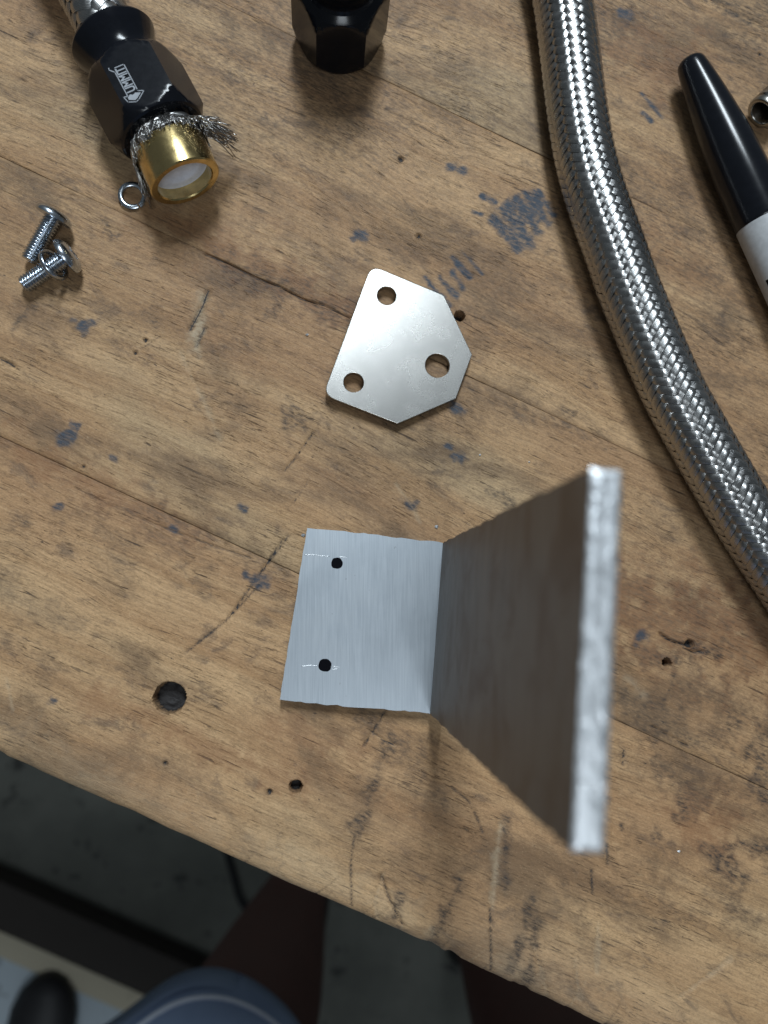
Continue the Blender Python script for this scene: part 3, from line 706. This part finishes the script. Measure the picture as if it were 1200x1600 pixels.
# frayed wires over the ferrule
am_, um, wm = frame(am); parts = []
def ring_pt(t, r, ph): return A0+am*t+um*r*math.cos(ph)+wm*r*math.sin(ph)
for k in range(240):
    ph = rng.uniform(-math.pi, math.pi); q = rng.choice((-1, 1))*rng.uniform(.25, .6)
    ln = rng.uniform(3.4, 5.2)+1.6*abs(math.sin(ph))**2
    pts = [ring_pt(-1.2, 7.5, ph-q), ring_pt(.8, 8.2, ph-q*.5), ring_pt(2.4, 9.05+rng.uniform(0, .25), ph-q*.15), ring_pt(ln, 9.15+rng.uniform(0, .5), ph+rng.uniform(-.1, .1))]
    pts, _ = spline(pts, 9); parts.append(tube(pts, .09, 4))
def tuft(ph0, spread, out, fwd, n, droop, base_t=2.2):
    for k in range(n):
        ph = ph0+rng.normal()*spread; o_ = out*rng.uniform(.55, 1.08); f_ = fwd*rng.uniform(.6, 1.2)
        p0 = ring_pt(-.5, 7.7, ph-.25); p1 = ring_pt(base_t, 9.1, ph); p2 = ring_pt(base_t+f_*.5, 9.1+o_*.55, ph+rng.normal()*.05); p3 = ring_pt(base_t+f_, 9.1+o_, ph+rng.normal()*.09)
        p2[2] -= droop*.3; p3[2] -= droop*rng.uniform(.6, 1.1); p3[2] = max(p3[2], .2)
        pts, _ = spline([p0, p1, p2, p3], 11); parts.append(tube(pts, .12, 5))
# the sides of the ferrule: find which sign of wm points right in the picture
sgn = 1 if wm[0] > 0 else -1
tuft(sgn*1.15, .30, 7.0, 5.0, 90, 3.6)
tuft(-sgn*1.65, .16, 1.4, 8.5, 80, 5.5)
V_, F_ = join(parts); tag(build('frayed_wire', V_, F_, M['wire'], fit), kind='stuff')

# ------------------------------------------------------------------ loose socket, standing up
c0 = at(530, 60, 0)
sk = empty('loose_socket', c0, 'black hex hose socket standing upright with its flared collar on top', 'hose socket')
prof, rf = socket_profile(HX, TOT)
V_, F_ = lathe(prof, c0, (0, 0, 1), 120, rf, up=(math.sin(.02), -math.cos(.02), 0)); build('body', V_, F_, M['black'], sk, angle=24)
V_, F_ = lathe([(7.6, .3), (7.6, TOT-.6)], c0, (0, 0, 1), 40); build('bore', V_, [f[::-1] for f in F_], M['blackin'], sk)

# ------------------------------------------------------------------ screws and washers
def screw(tip_px, head_px, label, name='machine_screw'):
    HRr, SR, HL = 4.55, 2.2, 2.3
    ph_ = at(*head_px, HRr*.97); pt_ = at(*tip_px, SR+.05)
    a = ph_-pt_; Ls = np.linalg.norm(a); a /= Ls
    r = empty(name, (*ph_[:2], 0), label, 'screw', 'loose machine screws')
    # thread as a true helix on the shank
    n, ptch = 26, .78; ts = np.arange(0, Ls-1.0, ptch/8); aa, u, w = frame(a); V = []
    for t in ts:
        for k in range(n):
            f = 2*math.pi*k/n; s_ = ((t/ptch-k/n) % 1.); tri = 1-abs(2*s_-1)
            rr = SR-.42+.42*min(1, tri*1.35); rr -= .5*max(0, 1-t/.6)
            V.append(pt_+a*t+rr*(math.cos(f)*u+math.sin(f)*w))
    Fc = [f[::-1] for f in grid_faces(len(ts), n)]+[tuple(range(n))]
    build('threaded_shank', V, Fc, M['zinc'], r, angle=50)
    # pan head with a cross recess
    b = Ls-1.2
    prof = [(SR-.3, b), (HRr*.93, b), (HRr, b+.25), (HRr, b+.8), (HRr*.93, b+1.4), (HRr*.75, b+1.95), (HRr*.62, b+2.2), (2001, b+2.3), (2002, b+2.1), (2003, b+1.2), (.02, b+.9)]
    def rf2(rr, t, p):
        if rr < 2000: return rr
        arm = max(abs(math.cos(2*p))**6, 0)
        full = {2001: 2.35, 2002: 2.2, 2003: 1.2}[rr]; return .75*full/2.35+ (full-.75*full/2.35)*arm
    V_, F_ = lathe(prof, pt_, a, 64, rf2); build('head', V_, F_, M['zinc'], r, angle=40)
    return pt_, a, Ls
screw((45, 408), (86, 335), 'zinc machine screw lying beside another, no washer on its shank')
pt2, a2, L2 = screw((36, 446), (108, 398), 'zinc machine screw with a thin ring washer round its shank')
def split_ring(name, c, axis, R, r, label, gap=.35, start=0., lift=.5, flat=.75):
    aa, u, w = frame(axis, (0, 0, 1) if abs(axis[2]) < .9 else (1, 0, 0)); V, Fc = [], []
    n = 52; sec = [(-1, -flat), (-.6, -1*flat), (.6, -1*flat), (1, -flat*.6), (1, flat*.6), (.6, flat), (-.6, flat), (-1, flat*.6)]
    m = len(sec)
    for i in range(n):
        f = start+(2*math.pi-gap)*i/(n-1); rad = math.cos(f)*u+math.sin(f)*w
        for x, y in sec: V.append(c+rad*(R+x*r)+aa*(y*r+lift*(i/(n-1)-.5)))
    Fc = [f[::-1] for f in grid_faces(n, m)]+[tuple(range(m)), tuple(range((n-1)*m, n*m))[::-1]]
    return tag(build(name, V, Fc, M['zinc'], base=c, angle=45), label, 'washer', 'loose lock washers')
wc = pt2+a2*(L2*.66); wax = a2+np.array([.10, -.12, .38]); wax /= np.linalg.norm(wax)
split_ring('lock_washer', np.array([wc[0], wc[1], 3.9]), wax, 3.6, .5, 'thin zinc ring washer hanging round the shank of a screw', .12, 2., .3, 1.1)
c = at(207, 306, .6); split_ring('lock_washer', c, (0.05, -.10, 1), 2.95, .62, 'zinc split lock washer lying flat beside the brass ferrule', .16, 5.35, .25, .75)

# ------------------------------------------------------------------ marker pen
mz = 7.05; m0 = at(1076, 92, mz); m1 = at(1192, 346, mz); ma = m1-m0; LC = np.linalg.norm(ma); ma /= LC
mk_ = empty('marker_pen', (*m1[:2], 0), 'black capped marker pen with a grey barrel lying beside the braided hose', 'marker')
prof = [(.02, 0), (1.6, .06), (2.7, .35), (3.4, 1.0), (3.75, 2.0), (4.1, 4), (4.6, 7.5), (5.2, 12), (5.75, 17), (6.25, 22), (6.6, 27), (6.85, 32), (7.0, 37), (7.05, LC-1), (7.05, LC-.25), (6.9, LC), (6.4, LC)]
V_, F_ = lathe(prof, m0, ma, 56); cap = build('cap', V_, F_, M['cap'], mk_, angle=40)
prof = [(6.3, LC-.4), (6.85, LC+.02), (7.0, LC+.3), (7.0, LC+75), (6.5, LC+82), (4, LC+90), (.02, LC+91)]
V_, F_ = lathe(prof, m0, ma, 56); bar = build('barrel', V_, F_, M['barrel'], mk_, angle=40)
aa, u, w = frame(ma)
def on_barrel(t, ph): return m0+ma*(LC+t)+7.03*(u*math.cos(ph)+w*math.sin(ph))
s_left = 1 if w[0] < 0 else -1
def patch(name, t0, t1, p0, p1):
    V = [on_barrel(t0+(t1-t0)*i/8, s_left*(p0+(p1-p0)*j/8)) for i in range(9) for j in range(9)]
    return sub(name, V, grid_faces(9, 9, False), M['ink'], bar)
patch('print_stroke', 15.2, 24., 1.14, 1.44); patch('print_stroke', 15.2, 17., .30, 1.12); patch('print_stroke', 22.2, 24., .30, 1.12)

# ------------------------------------------------------------------ small grey tube at the right
tz = 4.45; t0 = at(1189, 178, tz); ta = np.array([.72, .69, 0]); ta /= np.linalg.norm(ta)
prof = [(3.0, 9), (3.0, .5), (3.25, .12), (3.6, 0), (4.15, .15), (4.4, .7), (4.4, 1.5), (4.1, 1.8), (4.05, 2.5), (4.4, 2.8), (4.4, 4.2), (4.15, 4.5), (4.15, 5.0), (4.4, 5.3), (4.4, 22), (3.9, 22.5), (.02, 22.5)]
tt = empty('steel_tube', (*t0[:2], 0), 'small grooved steel tube end with a dark bore above the marker cap', 'tube')
V_, F_ = lathe(prof, t0, ta, 48); build('sleeve', V_, F_, M['steel'], tt, angle=40)
V_, F_ = lathe([(.02, 6), (2.98, 6)], t0, ta, 32); build('bore', V_, F_, M['blackin'], tt)

# ------------------------------------------------------------------ stray chips
for px, py, s_ in ((480, 523, .45), (682, 823, .55), (474, 836, .6), (827, 722, .25), (750, 711, .3), (1061, 1330, .4)):
    c = at(px, py, .12); V = c+np.array([[-1, -.3, 0], [.2, -.7, .1], [1, .1, .25], [.3, .6, .5], [-.6, .5, .15], [0, 0, .7]])*s_*np.array([1, 1, .6])
    V = V+(rng.random(V.shape)-.5)*.25*s_
    tag(build('metal_chip', V, [(0, 1, 5), (1, 2, 5), (2, 3, 5), (3, 4, 5), (4, 0, 5), (4, 3, 2, 1, 0)], M['alu_cut'], base=c, smooth=False), 'tiny bright metal chip lying loose on the workbench', 'metal chip', 'stray metal chips')

# ------------------------------------------------------------------ below the bench edge
def floor_board(name, mat, pxa, pxb, h, label, cat, u0, u1):
    va = at(*pxa, FZ)@VD; vb = at(*pxb, FZ)@VD
    c = UD*(u0+u1)/2+VD*(va+vb)/2; V_, F_ = box((c[0], c[1], FZ+h/2), u1-u0, abs(va-vb), h, ANG)
    o = build(name, V_, F_, mat, base=(c[0], c[1], FZ), smooth=False); o.data.materials[0] = mat
    bv = o.modifiers.new('bevel', 'BEVEL'); bv.width = .003; bv.segments = 2
    return tag(o, label, cat)
floor_board('floor_beam', M['darkwood'], (0, 1348), (0, 1425), 45, 'dark oily timber beam lying on the concrete along the bench', 'beam', -900, 160)
floor_board('beige_board', M['beige'], (0, 1432), (0, 1488), 12, 'beige board lying on the floor along the dark beam', 'board', -900, 200)
floor_board('blue_sheet', M['paleblue'], (0, 1490), (0, 1760), 4, 'pale blue speckled sheet spread on the floor by the beige board', 'floor sheet', -900, 200)
Pc_ = [at(*p, FZ+4) for p in ((330, 1250), (352, 1320), (366, 1370), (378, 1408), (402, 1432), (450, 1440))]
tag(build('cable', *tube(spline(Pc_, 40)[0], 5., 10), M['shoe'], base=Pc_[0]), 'black cable curling on the concrete floor below the bench edge', 'cable')
# person standing at the bench: bare legs below shorts
kn1 = np.array([-66, -342, -430.]); an1 = np.array([-20, -345, -850.]); kn2 = np.array([205, -385, -430.]); an2 = np.array([200, -385, -850.])
person = empty('person', (90, -400, FZ), 'person standing at the bench in blue grey shorts, legs in shade', 'person')
def skin_body(name, joints, edges, rad, mat, root):
    me = bpy.data.meshes.new(name); b = np.array(root['base'][:])
    me.from_pydata(((np.array(joints)-b)*MM).tolist(), edges, []); o = bpy.data.objects.new(name, me); col.objects.link(o); o.parent = root
    o.modifiers.new('skin', 'SKIN'); 
    bpy.context.view_layer.objects.active = o
    if not me.skin_vertices: me.attributes.new
    for k, v in enumerate(me.skin_vertices[0].data): v.radius = (rad[k]*MM, rad[k]*MM); v.use_root = (k == 0)
    sd = o.modifiers.new('subdiv', 'SUBSURF'); sd.levels = 2; sd.render_levels = 2
    me.materials.append(mat); return o
def leg_mesh(kn, an, hip):
    toe = an+np.array([12, 175, -35.]); ctr_ = spline([hip, (hip+kn)/2+np.array([0, 8, 0]), kn, kn*.7+an*.3+np.array([0, -6, 0]), an*.75+kn*.25, an, an+np.array([2, 10, -12])], 40)[0]
    R_ = np.interp(np.linspace(0, 1, 40), [0, .25, .5, .62, .72, .92, 1], [82, 70, 56, 58, 52, 36, 38])
    V1, F1 = tube(ctr_, R_, 24)
    return V1, F1
h1 = np.array([-40, -440, -40.]); h2 = np.array([205, -470, -40.])
V_, F_ = join([leg_mesh(kn1, an1, h1), leg_mesh(kn2, an2, h2), tube(spline([h1+np.array([-10, 0, 0]), (h1+h2)/2+np.array([0, -10, 25]), h2+np.array([10, 0, 0])], 14)[0], 88, 24)])
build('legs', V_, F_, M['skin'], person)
for an in (an1, an2):
    # foot-shaped shoe: cross-sections swept from heel to toe
    V, m = [], 16
    secs = [(-70, 20, 40, 66), (-60, 32, 45, 80), (-30, 36, 52, 84), (20, 36, 46, 76), (70, 42, 40, 62), (120, 46, 34, 52), (160, 42, 28, 44), (182, 28, 20, 34), (190, 10, 8, 20)]
    for y, hw, hc, top in secs:
        for k in range(m):
            f = 2*math.pi*k/m; V.append((an[0]+hw*math.cos(f), an[1]+y, FZ+max(1, top*.5+top*.5*math.sin(f)*1.0)))
    F_ = grid_faces(len(secs), m)+[tuple(range(m))[::-1], tuple(range((len(secs)-1)*m, len(secs)*m))]
    build('shoe', V, F_, M['shoe'], person)
def short_leg(kn, hip, r0, lobe):
    ts = np.linspace(0, 1, 26); V = []; n_ = 72
    for t in list(ts)+[0.]:
        inner = (t == 0. and len(V) > 100)
        c = kn*(1-t)+hip*t; r = r0+(115-r0)*t**1.2-(4 if inner else 0)
        for k in range(n_):
            f = 2*math.pi*k/n_; ww = 3*math.sin(3*f+2)*(1-t)+2*math.sin(5*f+9*t)*t
            lb = lobe*math.exp(-((f-math.radians(178))/.55)**2)*(1-t)
            V.append((c[0]+(r+ww+lb)*math.cos(f), c[1]+(r+ww)*math.sin(f)-lb*.15, c[2]+(20 if inner else 0)))
    return np.array(V), [f for f in grid_faces(26, n_)]+[(25*n_*0+j+26*n_, (j+1) % n_+26*n_, (j+1) % n_, j) for j in range(n_)]
kk1 = np.array([-70, -320, -400.]); kk2 = np.array([215, -420, -400.])
V1, F1 = short_leg(kk1, h1, 66, 70); V2, F2 = short_leg(kk2, h2, 80, 0)
sh = build('shorts', *join([(V1, F1), (V2, F2), tube(spline([h1+np.array([-25, 0, 0]), (h1+h2)/2+np.array([0, -10, 30]), h2+np.array([25, 0, 0])], 14)[0], 122, 30)]), M['cloth'], person)
st_ = V1.reshape(27, 72, 3)
Pst = st_[2]*1.0; cst = Pst.mean(0); dst = Pst-cst; dst /= np.linalg.norm(dst, axis=1)[:, None]
V_, F_ = tube(Pst+dst*.8, 1.6, 6, True); sub('hem_stitch', V_, F_, M['stitch'], sh)
# black shoe standing by itself on the blue sheet
bs = at(66, 1568, FZ+40); V, m = [], 16
for y, hw, top in ((-190, 20, 60), (-150, 38, 75), (-80, 40, 70), (-30, 42, 58), (5, 40, 46), (25, 32, 38), (38, 20, 30), (44, 6, 18)):
    for k in range(m):
        f = 2*math.pi*k/m; q = np.array([hw*math.cos(f), y-18]); r_ = math.radians(-6)
        V.append((bs[0]+q[0]*math.cos(r_)-q[1]*math.sin(r_), bs[1]+q[0]*math.sin(r_)+q[1]*math.cos(r_), FZ+4+max(.5, top*.5+top*.5*math.sin(f))))
tag(build('black_shoe', V, grid_faces(8, m)+[tuple(range(m))[::-1], tuple(range(7*m, 8*m))], M['shoe'], base=(bs[0], bs[1], FZ+4)), 'black shoe with a rounded toe standing on the pale blue sheet', 'shoe')

for o in bpy.data.objects:
    for k in ('base', '_pb'):
        if k in o: del o[k]
